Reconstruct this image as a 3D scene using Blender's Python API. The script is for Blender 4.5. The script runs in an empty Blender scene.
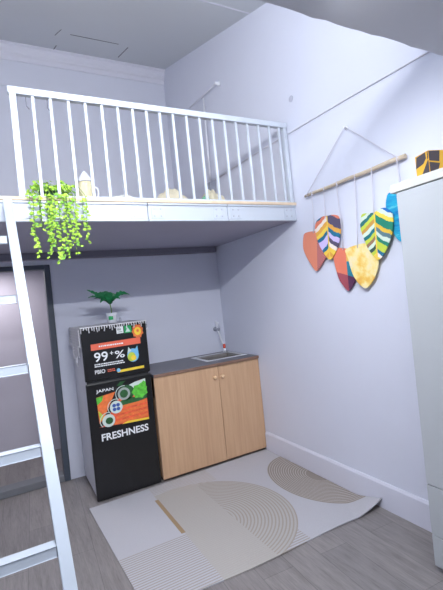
import bpy, bmesh, math, random
from mathutils import Vector, Matrix
random.seed(7)
S = bpy.context.scene
COL = S.collection
PI = math.pi

# ------------------------------------------------------------------ materials
class NT:
    """small helper round one node tree"""
    def __init__(s, mat):
        s.t = mat.node_tree; s.n = s.t.nodes; s.l = s.t.links
        s.bsdf = s.n['Principled BSDF']
    def new(s, kind, **kw):
        x = s.n.new(kind)
        for k, v in kw.items(): setattr(x, k, v)
        return x
    def put(s, sock, v):
        if hasattr(v, 'is_output') or isinstance(v, bpy.types.NodeSocket): s.l.new(v, sock)
        else: sock.default_value = v
    def m(s, op, a, b=None, c=None):
        x = s.new('ShaderNodeMath', operation=op)
        s.put(x.inputs[0], a)
        if b is not None: s.put(x.inputs[1], b)
        if c is not None: s.put(x.inputs[2], c)
        return x.outputs[0]
    def mix(s, f, a, b):
        x = s.new('ShaderNodeMix', data_type='RGBA')
        s.put(x.inputs[0], f)
        s.put(x.inputs[6], a if not isinstance(a, tuple) else (*a, 1)[:4])
        s.put(x.inputs[7], b if not isinstance(b, tuple) else (*b, 1)[:4])
        return x.outputs[2]
    def coord(s, which='Object'):
        return s.new('ShaderNodeTexCoord').outputs[which]
    def mapped(s, scale=(1, 1, 1), rot=(0, 0, 0), which='Object'):
        x = s.new('ShaderNodeMapping'); s.l.new(s.coord(which), x.inputs['Vector'])
        x.inputs['Scale'].default_value = scale; x.inputs['Rotation'].default_value = rot
        return x.outputs['Vector']
    def noise(s, vec, scale, detail=4, rough=.55):
        x = s.new('ShaderNodeTexNoise'); s.l.new(vec, x.inputs['Vector'])
        x.inputs['Scale'].default_value = scale; x.inputs['Detail'].default_value = detail
        x.inputs['Roughness'].default_value = rough
        return x.outputs['Fac']
    def ramp(s, f, stops, interp='LINEAR'):
        x = s.new('ShaderNodeValToRGB'); s.l.new(f, x.inputs['Fac'])
        r = x.color_ramp; r.interpolation = interp
        while len(r.elements) < len(stops): r.elements.new(0.5)
        for e, (p, c) in zip(r.elements, stops):
            e.position = p; e.color = (*c, 1)[:4]
        return x.outputs['Color']
    def color(s, c): s.put(s.bsdf.inputs['Base Color'], c)
    def bump(s, h, strength=.2, dist=.01):
        x = s.new('ShaderNodeBump'); s.l.new(h, x.inputs['Height'])
        x.inputs['Strength'].default_value = strength; x.inputs['Distance'].default_value = dist
        s.l.new(x.outputs['Normal'], s.bsdf.inputs['Normal'])

def lin(r, g, b):
    f = lambda v: ((v/255+.055)/1.055)**2.4 if v/255 > .04045 else v/255/12.92
    return (f(r), f(g), f(b))

def mat(name, rgb, rough=.6, metal=0, vary=.06, nscale=6, bump=0, spec=.5):
    m = bpy.data.materials.new(name); m.use_nodes = True
    t = NT(m); c = lin(*rgb)
    t.bsdf.inputs['Roughness'].default_value = rough
    t.bsdf.inputs['Metallic'].default_value = metal
    t.bsdf.inputs['Specular IOR Level'].default_value = spec
    n = t.noise(t.coord(), nscale)
    if vary:
        t.color(t.ramp(n, [(.25, tuple(v*(1-vary) for v in c)), (.75, tuple(min(1, v*(1+vary)) for v in c))]))
    else: t.color((*c, 1))
    if bump: t.bump(t.noise(t.coord(), nscale*12), bump, .004)
    return m

M = {}
M['wall'] = mat('painted_wall', (215, 218, 232), .75, vary=.015, nscale=2.5, bump=.08)
M['ceiling'] = mat('ceiling_panel', (205, 210, 216), .6, vary=.01, nscale=2)
M['slab'] = mat('bare_slab', (198, 199, 206), .85, vary=.03, nscale=3)
M['mould'] = mat('white_moulding', (216, 217, 230), .55, vary=.01)
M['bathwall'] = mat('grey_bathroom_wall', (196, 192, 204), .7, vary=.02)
M['jamb'] = mat('slate_door_frame', (72, 80, 92), .5, vary=.05)
M['white_metal'] = mat('white_painted_steel', (198, 205, 216), .35, vary=.015)
M['ladder'] = mat('pale_ladder_steel', (186, 195, 206), .4, vary=.015)
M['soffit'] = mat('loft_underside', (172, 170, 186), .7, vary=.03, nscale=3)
M['beam'] = mat('dark_steel', (116, 114, 128), .5, vary=.05)
M['ply'] = mat('plywood_edge', (222, 200, 172), .7, vary=.08, nscale=20)
M['bolt'] = mat('zinc_bolt', (196, 200, 210), .4, metal=.5, vary=.03)
M['black'] = mat('black_glossy_panel', (21, 21, 23), .32, vary=.04)
M['fridge_side'] = mat('grey_enamel', (196, 198, 206), .45, vary=.03)
M['gasket'] = mat('grey_gasket', (60, 60, 64), .7, vary=.03)
M['rim'] = mat('steel_lit_tone', (226, 227, 230), .4, metal=.3, vary=.02)  # same steel as the basin, lightened to paint in the light on the rim
M['steel'] = mat('stainless_steel', (150, 146, 142), .4, metal=.7, vary=.03)  # darkened to paint in the shade inside the sink; knobs share it
M['counter'] = mat('slate_laminate', (112, 111, 118), .45, vary=.06, nscale=30)
M['edge'] = mat('brown_edge_band', (132, 102, 86), .6, vary=.08)
M['knob'] = mat('pale_wood_knob', (226, 190, 150), .45, vary=.05)
M['plastic'] = mat('white_plastic', (232, 234, 242), .4, vary=.01)
M['red'] = mat('orange_red_plastic', (222, 82, 58), .45, vary=.04)
M['grey_plastic'] = mat('grey_plastic', (168, 172, 186), .4, vary=.03)
M['wardrobe'] = mat('white_laminate', (182, 186, 190), .45, vary=.01)
M['gap'] = mat('grey_trim', (118, 120, 126), .7, vary=.03)  # plain grey for the sill, hatch lines and wardrobe plinth
M['board'] = mat('whitewashed_board', (204, 205, 199), .55, vary=.05, nscale=9)
M['yellow'] = mat('yellow_card', (226, 176, 58), .6, vary=.04)
M['charcoal'] = mat('charcoal_card', (74, 68, 74), .6, vary=.06)
M['dowel'] = mat('pale_wood', (200, 184, 162), .65, vary=.12, nscale=25)
M['cord'] = mat('cotton_cord', (204, 201, 212), .9, vary=.04)
M['patch'] = mat('grey_patch', (186, 188, 204), .7, vary=.03)
M['cable'] = mat('grey_cable', (214, 214, 224), .7, vary=.03)
M['cream'] = mat('cream_glaze', (214, 205, 170), .5, vary=.04)
M['blanket'] = mat('cream_fleece', (212, 203, 178), .95, vary=.1, nscale=25, bump=.5)
M['greencloth'] = mat('green_print_cloth', (110, 176, 142), .9, vary=.35, nscale=40)
M['vine'] = mat('lime_leaf', (164, 206, 66), .5, vary=.25, nscale=14)
M['vine2'] = mat('fresh_leaf', (122, 180, 56), .5, vary=.25, nscale=14)
M['stem'] = mat('green_stem', (92, 130, 50), .7, vary=.1)
M['darkpot'] = mat('dark_green_pot', (44, 84, 58), .6, vary=.1)
M['fern'] = mat('deep_green_leaf', (26, 112, 66), .45, vary=.3, nscale=30)
M['soil'] = mat('potting_soil', (70, 58, 48), .95, vary=.2, nscale=60)
M['logo_green'] = mat('green_print', (40, 168, 96), .5, vary=.05)
M['white_print'] = mat('white_print', (236, 238, 240), .5, vary=.01)
M['orange_print'] = mat('coral_print', (236, 110, 82), .5, vary=.04)
M['yellow_print'] = mat('yellow_print', (240, 206, 60), .5, vary=.05)
M['blue_print'] = mat('blue_print', (120, 190, 230), .5, vary=.06)
M['navy_print'] = mat('navy_print', (52, 84, 160), .5, vary=.05)
M['carrot'] = mat('carrot_print', (232, 118, 60), .5, vary=.2, nscale=40)
M['salmon'] = mat('salmon_print', (232, 92, 58), .5, vary=.3, nscale=45)
M['lettuce'] = mat('lettuce_print', (92, 190, 62), .5, vary=.4, nscale=50)
M['broccoli'] = mat('dark_leaf_print', (40, 92, 48), .5, vary=.3, nscale=60)
M['grey_print'] = mat('grey_print', (160, 168, 164), .5, vary=.2, nscale=60)
M['lime_print'] = mat('lime_print', (190, 206, 70), .5, vary=.2, nscale=60)
M['sky_print'] = mat('pale_print', (206, 220, 214), .5, vary=.05)
M['fringe'] = mat('white_cotton', (228, 228, 232), .9, vary=.04)

def planks():
    m = bpy.data.materials.new('grey_wood_planks'); m.use_nodes = True; t = NT(m)
    v = t.mapped(rot=(0, 0, math.radians(93)))
    b = t.new('ShaderNodeTexBrick', offset=.37, offset_frequency=2)
    t.l.new(v, b.inputs['Vector'])
    b.inputs['Scale'].default_value = 1; b.inputs['Brick Width'].default_value = 1.2
    b.inputs['Row Height'].default_value = .17; b.inputs['Mortar Size'].default_value = .0016
    b.inputs['Color1'].default_value = (*lin(145, 139, 138), 1)
    b.inputs['Color2'].default_value = (*lin(134, 129, 129), 1)
    b.inputs['Mortar'].default_value = (*lin(114, 110, 111), 1)
    g = t.mapped(scale=(20, 1.7, 1), rot=(0, 0, math.radians(-3)))
    n1 = t.noise(g, 1.6, 6, .65); n2 = t.noise(g, 7, 5, .6)
    grain = t.ramp(t.m('ADD', t.m('MULTIPLY', n1, .6), t.m('MULTIPLY', n2, .4)), [(.32, (.62, .61, .61)), (.5, (.95, .95, .95)), (.68, (1.22, 1.2, 1.19))])
    x = t.new('ShaderNodeMix', data_type='RGBA', blend_type='MULTIPLY'); x.inputs[0].default_value = 1
    t.l.new(b.outputs['Color'], x.inputs[6]); t.l.new(grain, x.inputs[7])
    t.color(x.outputs[2]); t.bsdf.inputs['Roughness'].default_value = .42
    t.bump(n2, .12, .003)
    return m
M['floor'] = planks()

def oak(name='pale_oak_laminate'):
    m = bpy.data.materials.new(name); m.use_nodes = True; t = NT(m)
    v = t.mapped(scale=(38, 38, 1.6)); n = t.noise(v, 1.4, 6, .6); n2 = t.noise(t.mapped(scale=(6, 6, .7)), 1.2, 3)
    f = t.m('ADD', t.m('MULTIPLY', n, .6), t.m('MULTIPLY', n2, .4))
    t.color(t.ramp(f, [(.3, lin(186, 148, 116)), (.5, lin(200, 162, 128)), (.7, lin(210, 174, 140))]))
    t.bsdf.inputs['Roughness'].default_value = .5
    return m
M['oak'] = oak()

def lace():
    m = bpy.data.materials.new('crochet_lace'); m.use_nodes = True; t = NT(m)
    v = t.new('ShaderNodeTexVoronoi', feature='DISTANCE_TO_EDGE'); t.l.new(t.coord(), v.inputs['Vector'])
    v.inputs['Scale'].default_value = 46; v.inputs['Randomness'].default_value = .3
    hole = t.m('GREATER_THAN', v.outputs['Distance'], .21)
    t.color((*lin(196, 196, 202), 1)); t.bsdf.inputs['Roughness'].default_value = .95
    t.put(t.bsdf.inputs['Alpha'], t.m('SUBTRACT', 1, hole))
    return m
M['lace'] = lace()

def rug_mat():
    """flat-woven rug: plain panels, ribbed panels, a beige arc and a taupe half circle with ribbed rings"""
    m = bpy.data.materials.new('patterned_flatweave'); m.use_nodes = True; t = NT(m)
    sp = t.new('ShaderNodeSeparateXYZ'); t.l.new(t.coord(), sp.inputs[0])
    x, y = sp.outputs[0], sp.outputs[1]
    def dist(cx, cy):
        a = t.m('POWER', t.m('SUBTRACT', x, cx), 2); b = t.m('POWER', t.m('SUBTRACT', y, cy), 2)
        return t.m('SQRT', t.m('ADD', a, b))
    def AND(*c):
        o = c[0]
        for k in c[1:]: o = t.m('MULTIPLY', o, k)
        return o
    def stripes(v, period, width):
        return t.m('LESS_THAN', t.m('FRACT', t.m('DIVIDE', v, period)), width)
    GT = lambda a, b: t.m('GREATER_THAN', a, b); LT = lambda a, b: t.m('LESS_THAN', a, b)
    pale = lin(186, 185, 191); rib = lin(164, 156, 149); beige = lin(179, 175, 171); taupe = lin(146, 137, 131); ring = lin(184, 177, 171)
    col = t.mix(0.0, pale, pale)
    # lower band ribbed along x
    low = AND(LT(y, 2.27), t.m('LESS_THAN', x, -.55))
    col = t.mix(AND(low, stripes(y, .019, .42)), col, rib)
    # beige panel right of the bar
    d1 = dist(-.95, 2.30)
    panel = AND(GT(x, -1.09), LT(d1, .555))
    col = t.mix(panel, col, beige)
    rings = AND(panel, GT(x, -.95), AND(GT(x, -.78), stripes(d1, .021, .42)))
    col = t.mix(rings, col, lin(164, 155, 146))
    ribs = AND(panel, LT(x, -.78), stripes(y, .016, .40))
    col = t.mix(ribs, col, lin(178, 171, 164))
    # upper strip beside the cabinet ribbed faintly
    up = AND(GT(y, 2.78), GT(x, -1.09), LT(x, -.62))
    col = t.mix(AND(up, stripes(y, .022, .4)), col, lin(180, 173, 167))
    # tan bar
    bar = AND(GT(x, -1.108), LT(x, -1.082), GT(y, 2.29), LT(y, 2.78))
    col = t.mix(bar, col, lin(158, 134, 104))
    # taupe half circle by the wall
    d2 = t.m('SQRT', t.m('ADD', t.m('POWER', t.m('MULTIPLY', t.m('SUBTRACT', x, -.012), 1.42), 2), t.m('POWER', t.m('SUBTRACT', y, 2.355), 2)))
    half = LT(d2, .455)
    col = t.mix(half, col, taupe)
    col = t.mix(AND(half, GT(d2, .10), stripes(d2, .0215, .32)), col, ring)
    fine = t.noise(t.mapped(scale=(1, 1, 1)), 320, 2)
    mm = t.new('ShaderNodeMix', data_type='RGBA', blend_type='MULTIPLY'); mm.inputs[0].default_value = 1
    t.l.new(col, mm.inputs[6]); t.l.new(t.ramp(fine, [(.3, (.9, .9, .9)), (.7, (1.05, 1.05, 1.05))]), mm.inputs[7])
    t.color(mm.outputs[2]); t.bsdf.inputs['Roughness'].default_value = .95
    t.bump(fine, .3, .003)
    return m
M['rug'] = rug_mat()

def leaf_mat(name, left, right, slant, n):
    """painted felt leaf: slanting bands either side of the midrib. UV: u = across, v = down the rib"""
    m = bpy.data.materials.new(name); m.use_nodes = True; t = NT(m)
    sp = t.new('ShaderNodeSeparateXYZ'); t.l.new(t.coord('UV'), sp.inputs[0])
    u, v = sp.outputs[0], sp.outputs[1]
    au = t.m('ABSOLUTE', u)
    wob = t.m('MULTIPLY', t.m('SUBTRACT', t.noise(t.coord('UV'), 3, 2), .5), .10)
    f = t.m('ADD', t.m('ADD', t.m('SUBTRACT', v, t.m('MULTIPLY', au, slant)), t.m('MULTIPLY', t.m('POWER', au, 2), .12)), wob)
    f = t.m('DIVIDE', t.m('ADD', f, slant*.9), 1+slant*.9)
    def R(c):
        return t.ramp(f, [(i/len(c), lin(*k)) for i, k in enumerate(c)], 'CONSTANT')
    col = t.mix(t.m('GREATER_THAN', u, 0), R(left), R(right))
    if n:
        col = t.mix(t.m('LESS_THAN', au, .04), col, lin(236, 200, 80))
    t.color(col); t.bsdf.inputs['Roughness'].default_value = .8
    return m
TE, OC, LV, TL, CH, YE, CRM = (222, 126, 98), (226, 166, 72), (204, 188, 236), (30, 106, 140), (86, 78, 104), (240, 206, 80), (238, 226, 214)
M['leaf_a'] = leaf_mat('lavender_teal_bands', [LV, TL, TE, CRM, OC, YE, TL, LV, LV, TL, YE, OC, YE], [TE, TE, CH, CH, OC, TL, LV, CH, CRM, YE, OC, YE], .36, 1)
GR, LM, PS, BR, BL = (28, 128, 104), (190, 206, 70), (206, 222, 206), (150, 116, 88), (24, 104, 180)
M['leaf_b'] = leaf_mat('green_yellow_bands', [BR, LM, PS, (40, 110, 110), LM, (196, 150, 70), PS, (20, 110, 120), LM, BR, PS, (60, 90, 80), LM, YE, YE], [BL, BL, PS, YE, GR, GR, (220, 180, 60), (86, 120, 130), PS, GR, LM, LM, TL, CRM, YE], .38, 1)
def leaf_two(name, a, b, band):
    m = bpy.data.materials.new(name); m.use_nodes = True; t = NT(m)
    sp = t.new('ShaderNodeSeparateXYZ'); t.l.new(t.coord('UV'), sp.inputs[0])
    u, v = sp.outputs[0], sp.outputs[1]
    w = t.m('FRACT', t.m('MULTIPLY', t.m('ADD', v, t.m('MULTIPLY', t.m('ABSOLUTE', u), -.35)), 15))
    fl = t.m('MULTIPLY', t.m('GREATER_THAN', w, .72), band)
    base = t.mix(t.m('GREATER_THAN', u, 0), lin(*a), lin(*b))
    t.color(t.mix(fl, base, lin(236, 170, 140))); t.bsdf.inputs['Roughness'].default_value = .8
    return m
M['leaf_terra'] = leaf_two('terracotta_felt', (224, 134, 106), (182, 104, 108), .45)
def leaf_block():
    m = bpy.data.materials.new('colour_block_felt'); m.use_nodes = True; t = NT(m)
    sp = t.new('ShaderNodeSeparateXYZ'); t.l.new(t.coord('UV'), sp.inputs[0])
    u, v = sp.outputs[0], sp.outputs[1]
    right = t.m('GREATER_THAN', u, .0); low = t.m('GREATER_THAN', t.m('ADD', v, t.m('MULTIPLY', u, -.12)), .62)
    a = t.mix(right, lin(226, 124, 98), lin(40, 128, 150)); b = t.mix(right, lin(164, 78, 90), lin(88, 46, 80))
    c = t.mix(low, a, b)
    c = t.mix(t.m('MULTIPLY', right, t.m('LESS_THAN', v, .30)), c, lin(232, 178, 86))
    t.color(c); t.bsdf.inputs['Roughness'].default_value = .8
    return m
M['leaf_block'] = leaf_block()
def blotch(name, stops, scale, warp=(1, 1, 1)):
    m = bpy.data.materials.new(name); m.use_nodes = True; t = NT(m)
    n = t.noise(t.mapped(scale=warp), scale, 4, .6)
    t.color(t.ramp(n, stops)); t.bsdf.inputs['Roughness'].default_value = .8
    return m
M['leaf_yellow'] = blotch('yellow_wash', [(.30, lin(240, 226, 190)), (.48, lin(244, 222, 150)), (.62, lin(240, 196, 92)), (.75, lin(230, 168, 80))], 14)
M['leaf_teal'] = blotch('teal_brushstrokes', [(.3, lin(14, 92, 160)), (.45, lin(20, 140, 190)), (.6, lin(30, 168, 200)), (.72, lin(120, 206, 214))], 8, (1, 1, 6))

def emis(name, rgb, s):
    m = bpy.data.materials.new(name); m.use_nodes = True; t = NT(m)
    t.bsdf.inputs['Emission Color'].default_value = (*rgb, 1); t.bsdf.inputs['Emission Strength'].default_value = s
    t.color((.9, .9, .9, 1))
    return m
M['lit'] = emis('lit_diffuser', (.9, .95, 1), 2)

# ------------------------------------------------------------------ mesh helpers
def box(bm, x0, x1, y0, y1, z0, z1, bev=0, mi=0):
    r = bmesh.ops.create_cube(bm, size=1)
    vs = r['verts']
    for v in vs:
        v.co = Vector(((x0+x1)/2+v.co.x*(x1-x0), (y0+y1)/2+v.co.y*(y1-y0), (z0+z1)/2+v.co.z*(z1-z0)))
    fs = {f for v in vs for f in v.link_faces}
    for f in fs: f.material_index = mi
    if bev:
        es = list({e for v in vs for e in v.link_edges})
        r = bmesh.ops.bevel(bm, geom=es, offset=bev, segments=2, profile=.6, affect='EDGES')
        for f in r['faces']: f.material_index = mi
def bar(bm, a, b, w, d, bev=0, up=(0, 0, 1)):
    """rectangular bar from a to b, w across, d along the other axis"""
    a, b = Vector(a), Vector(b); t = (b-a).normalized(); u = Vector(up)
    s = t.cross(u).normalized(); n = s.cross(t).normalized()
    r = bmesh.ops.create_cube(bm, size=1); vs = r['verts']; L = (b-a).length; c = (a+b)/2
    for v in vs:
        v.co = c + t*(v.co.x*L) + s*(v.co.y*w) + n*(v.co.z*d)
    if bev:
        es = list({e for v in vs for e in v.link_edges})
        bmesh.ops.bevel(bm, geom=es, offset=bev, segments=2, profile=.6, affect='EDGES')
def tube(bm, pts, r, n=8, mi=0, caps=True):
    pts = [Vector(p) for p in pts]; rings = []
    rr = r if isinstance(r, (list, tuple)) else [r]*len(pts)
    prev = None
    for i, p in enumerate(pts):
        t = (pts[min(i+1, len(pts)-1)]-pts[max(i-1, 0)]).normalized()
        if prev is None:
            a = t.orthogonal().normalized()
        else:
            a = (prev - t*prev.dot(t)).normalized()
        prev = a; b = t.cross(a)
        rings.append([bm.verts.new(p+(a*math.cos(2*PI*k/n)+b*math.sin(2*PI*k/n))*rr[i]) for k in range(n)])
    for A, B in zip(rings, rings[1:]):
        for k in range(n):
            f = bm.faces.new((A[k], A[(k+1) % n], B[(k+1) % n], B[k])); f.material_index = mi; f.smooth = True
    if caps:
        bm.faces.new(rings[0][::-1]).material_index = mi; bm.faces.new(rings[-1]).material_index = mi
def lathe(bm, c, prof, n=24, mi=0, axis='z'):
    c = Vector(c); rings = []
    for r, h in prof:
        ring = []
        for k in range(n):
            a = 2*PI*k/n; p = Vector((r*math.cos(a), r*math.sin(a), h))
            if axis == 'y': p = Vector((p.x, h, p.y))
            if axis == 'x': p = Vector((h, p.x, p.y))
            ring.append(bm.verts.new(c+p))
        rings.append(ring)
    for A, B in zip(rings, rings[1:]):
        for k in range(n):
            f = bm.faces.new((A[k], A[(k+1) % n], B[(k+1) % n], B[k])); f.material_index = mi; f.smooth = True
    bm.faces.new(rings[0][::-1]).material_index = mi; bm.faces.new(rings[-1]).material_index = mi
def prism(bm, pts, off, mi=0):
    """polygon pts swept by vector off"""
    off = Vector(off)
    A = [bm.verts.new(Vector(p)) for p in pts]; B = [bm.verts.new(Vector(p)+off) for p in pts]
    bm.faces.new(A).material_index = mi; bm.faces.new(B[::-1]).material_index = mi
    n = len(A)
    for k in range(n): bm.faces.new((A[k], B[k], B[(k+1) % n], A[(k+1) % n])).material_index = mi
def BM(): return bmesh.new()
def wloc(o):
    v = Vector((0, 0, 0))
    while o: v = v+o.location; o = o.parent
    return v
def obj(name, bm, mats, parent=None, label=None, origin=None, normals=True):
    """links bm as one mesh object; bm is in world coordinates"""
    if normals: bmesh.ops.recalc_face_normals(bm, faces=bm.faces)
    if parent is None:
        if origin is None:
            origin = (0, 0, 0)
        base = Vector(origin)
    else: base = wloc(parent)
    bmesh.ops.translate(bm, verts=bm.verts, vec=-base)
    me = bpy.data.meshes.new(name); bm.to_mesh(me); bm.free()
    for m in (mats if isinstance(mats, (list, tuple)) else [mats]): me.materials.append(M[m])
    o = bpy.data.objects.new(name, me); COL.objects.link(o)
    if parent is not None: o.parent = parent
    else: o.location = base
    if label: o['label'] = label
    return o
def thing(name, label, cat, loc, group=None):
    o = bpy.data.objects.new(name, None); COL.objects.link(o); o.location = loc
    o.empty_display_size = .1
    return tag(o, label, cat, group)
def tag(o, label, cat, group=None):
    o['label'] = label; o['category'] = cat
    if group: o['group'] = group
    return o
def struct(name, bm, mats):
    o = obj(name, bm, mats); o['kind'] = 'structure'; return o

# ------------------------------------------------------------------ the room
XL, YF, YK, YB = -2.45, -1.2, 3.60, 4.49       # left wall, wall behind, kitchen wall, far wall
K = .2955
zc = lambda y: 4.105 + K*(y-YB)                # sloping ceiling
bm = BM(); box(bm, XL-.1, .1, YF-.1, YB+.1, -.1, 0); struct('floor', bm, 'floor')
bm = BM(); prism(bm, [(0, YF, 0), (0, YB+.1, 0), (0, YB+.1, zc(YB+.1)), (0, YF, zc(YF))], (.1, 0, 0)); struct('wall_right', bm, 'wall')
bm = BM(); prism(bm, [(XL, YF, 0), (XL, YB+.1, 0), (XL, YB+.1, zc(YB+.1)), (XL, YF, zc(YF))], (-.1, 0, 0)); struct('wall_left', bm, 'wall')
bm = BM(); box(bm, XL, 0, YB, YB+.1, 1.86, zc(YB)); struct('wall_back', bm, 'wall')
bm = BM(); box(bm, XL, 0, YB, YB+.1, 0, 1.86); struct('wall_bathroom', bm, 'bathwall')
bm = BM(); box(bm, XL, 0, YF-.1, YF, 0, 3); struct('wall_front', bm, 'wall')
bm = BM(); prism(bm, [(XL-.1, YF-.1, zc(YF-.1)), (.1, YF-.1, zc(YF-.1)), (.1, YB+.1, zc(YB+.1)), (XL-.1, YB+.1, zc(YB+.1))], (0, 0, .08)); struct('ceiling', bm, 'ceiling')
bm = BM()
pts = []
for i in range(41):                             # slightly rough cut edge of the slab
    x = XL+(0-XL)*i/40; pts.append((x, 1.132+random.uniform(-.006, .006), 2.36))
prism(bm, [(XL, YF, 2.36)]+pts+[(0, YF, 2.36)], (0, 0, .12)); struct('ceiling_front', bm, 'slab')
# kitchen partition with the bathroom doorway at its left
bm = BM(); box(bm, -1.545, 0, YK, YK+.08, 0, 1.80); box(bm, XL, -1.545, YK, YK+.08, 1.765, 1.80); struct('wall_kitchen', bm, 'wall')
bm = BM(); box(bm, -1.592, -1.547, YK-.012, YK+.09, 0, 1.764, .004); box(bm, XL, -1.592, YK-.012, YK+.09, 1.728, 1.764, .004)
struct('door_1', bm, 'jamb')
bm = BM(); box(bm, XL, -1.594, YK-.005, YK+.12, 0, .055, .006); struct('trim_2', bm, 'gap')
# skirting
bm = BM(); prism(bm, [(0, -1.0, 0), (-.014, -1.0, 0), (-.014, -1.0, .145), (-.006, -1.0, .16), (0, -1.0, .16)], (0, 4.012, 0)); struct('baseboard_right', bm, 'mould')
# stepped cornice at the far wall
bm = BM()
zt = zc(YB)-.006
prof = [(0, 0), (.085, -.02), (.085, -.032), (.062, -.04), (.055, -.07), (.03, -.095), (.03, -.108), (.016, -.12), (.012, -.165), (0, -.165)]
prism(bm, [(XL, YB-d, zt+h) for d, h in prof], (-XL, 0, 0)); struct('trim_1', bm, 'mould')
bm = BM(); box(bm, XL, 0, YB-.006, YB, 3.67, 3.685); struct('shadow_line_ridge', bm, 'mould')  # thin ridge standing in for a shadow line across the far wall
# access hatch outline and panel joint in the ceiling
def cstrip(bm, a, b, w=.008):
    (x0, y0), (x1, y1) = a, b
    A = Vector((x0, y0, zc(y0)-.001)); B = Vector((x1, y1, zc(y1)-.001)); bar(bm, A, B, w, .004)
bm = BM()
cstrip(bm, (-1.14, 3.88), (-.69, 3.88)); cstrip(bm, (-.585, 4.28), (-.585, 3.92))
cstrip(bm, (-1.22, 4.44), (-1.21, 4.27)); cstrip(bm, (-1.26, 3.98), (-1.23, 3.80), .005)
struct('trim_4', bm, 'gap')
bm = BM(); cstrip(bm, (XL, 2.62), (-.01, 2.62), .012); struct('trim_5', bm, 'mould')

# ------------------------------------------------------------------ loft
lo = thing('loft_platform', 'white steel framed loft platform spanning the room above the fridge and cabinet', 'loft', (0, 2.31, 1.847))
seams = [XL+.01, -1.693, -1.107, -.566, -.004]
for a, b in zip(seams, seams[1:]):
    bm = BM(); a += .0025; b -= .0025
    box(bm, a, b, 2.312, 2.324, 1.850, 1.956)                       # web
    box(bm, a, b, 2.302, 2.324, 1.847, 1.858, .002); box(bm, a, b, 2.302, 2.324, 1.944, 1.956, .002)   # flanges
    p = obj('fascia_panel', bm, 'white_metal', lo)
    for x in (a+.04, a+.08, b-.04, b-.08):
        for z in (1.880, 1.922):
            bm = BM(); lathe(bm, (x, 2.3084, z), [(.0055, -.004), (.0055, 0)], 10, axis='y'); obj('bolt', bm, 'bolt', p)
    for x0, x1 in ((a+.02, a+.10), (b-.10, b-.02)):
        bm = BM(); box(bm, x0, x1, 2.3085, 2.3115, 1.862, 1.940, .001); obj('joint_plate', bm, 'white_metal', p)
bm = BM(); box(bm, XL+.01, -.003, 2.296, YB-.01, 1.957, 1.975, .002); obj('deck', bm, 'ply', lo, 'pale plywood deck with a tan front edge')
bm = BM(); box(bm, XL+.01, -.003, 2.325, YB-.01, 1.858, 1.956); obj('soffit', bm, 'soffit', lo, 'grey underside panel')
bm = BM(); box(bm, XL+.01, -.03, 3.535, 3.595, 1.805, 1.857, .003); obj('support_beam', bm, 'beam', lo, 'dark steel beam along the kitchen wall')

# railing
rl = thing('loft_railing', 'white steel loft railing with slim upright balusters on the platform edge', 'railing', (-.9, 2.33, 1.976))
ry = 2.325
bm = BM(); box(bm, -1.79, -.006, ry-.018, ry+.018, 2.515, 2.551, .004); obj('top_rail', bm, 'white_metal', rl)
bm = BM(); box(bm, -1.745, -.03, ry-.008, ry+.008, 1.977, 1.989, .002); obj('bottom_rail', bm, 'white_metal', rl)
BX = [-1.673, -1.586, -1.494, -1.405, -1.314, -1.223, -1.135, -1.050, -.966, -.880, -.789, -.698, -.606, -.516, -.428, -.337, -.248, -.158, -.072]
for x in BX:
    bm = BM(); box(bm, x-.0075, x+.0075, ry-.0075, ry+.0075, 1.989, 2.515, .001); obj('baluster', bm, 'white_metal', rl)
for x, w in ((-1.768, .016), (-.026, .014)):
    bm = BM(); box(bm, x-w, x+w, ry-.017, ry+.017, 1.976, 2.515, .003); obj('post', bm, 'white_metal', rl)
for x in (-1.705, -1.60):
    bm = BM(); tube(bm, [(x, ry+.01, 2.516), (x, ry+.015, 2.47), (x+.012, ry+.012, 2.452)], .0025, 6)
    obj('wire_hook', bm, 'beam', rl, 'small dark wire hook under the top rail')

# ladder
la = thing('loft_ladder', 'white steel ladder leaning on the front edge of the loft platform', 'ladder', (-1.98, 1.19, 0))
LT = Vector((-1.842, 2.275, 1.942)); LB = Vector((-1.779, 1.191, 0.0)); ld = LT-LB
WID = .42
for k in (0, -1):
    off = Vector((k*WID, 0, 0)); bm = BM()
    bar(bm, LB+off, LT+off, .042, .030, .003, up=(0, 1, -.56)); obj('stile', bm, 'ladder', la)
A0 = Vector((-1.841, 2.174, 1.731)); step = (Vector((-1.796, 1.461, .474))-A0)/4.35
for i in range(6):
    p = A0+step*i
    if p.z < .08: break
    bm = BM(); bar(bm, p+Vector((-WID+.021, 0, 0)), p+Vector((-.021, 0, 0)), .040, .036, .003, up=(0, 0, 1)); obj('rung', bm, 'ladder', la)
for k in (0, -1):
    bm = BM(); c = LB+Vector((k*WID, 0, 0)); box(bm, c.x-.024, c.x+.024, c.y-.03, c.y+.03, 0.001, .03, .004); obj('rubber_foot', bm, 'gasket', la, 'dark rubber foot')

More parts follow.
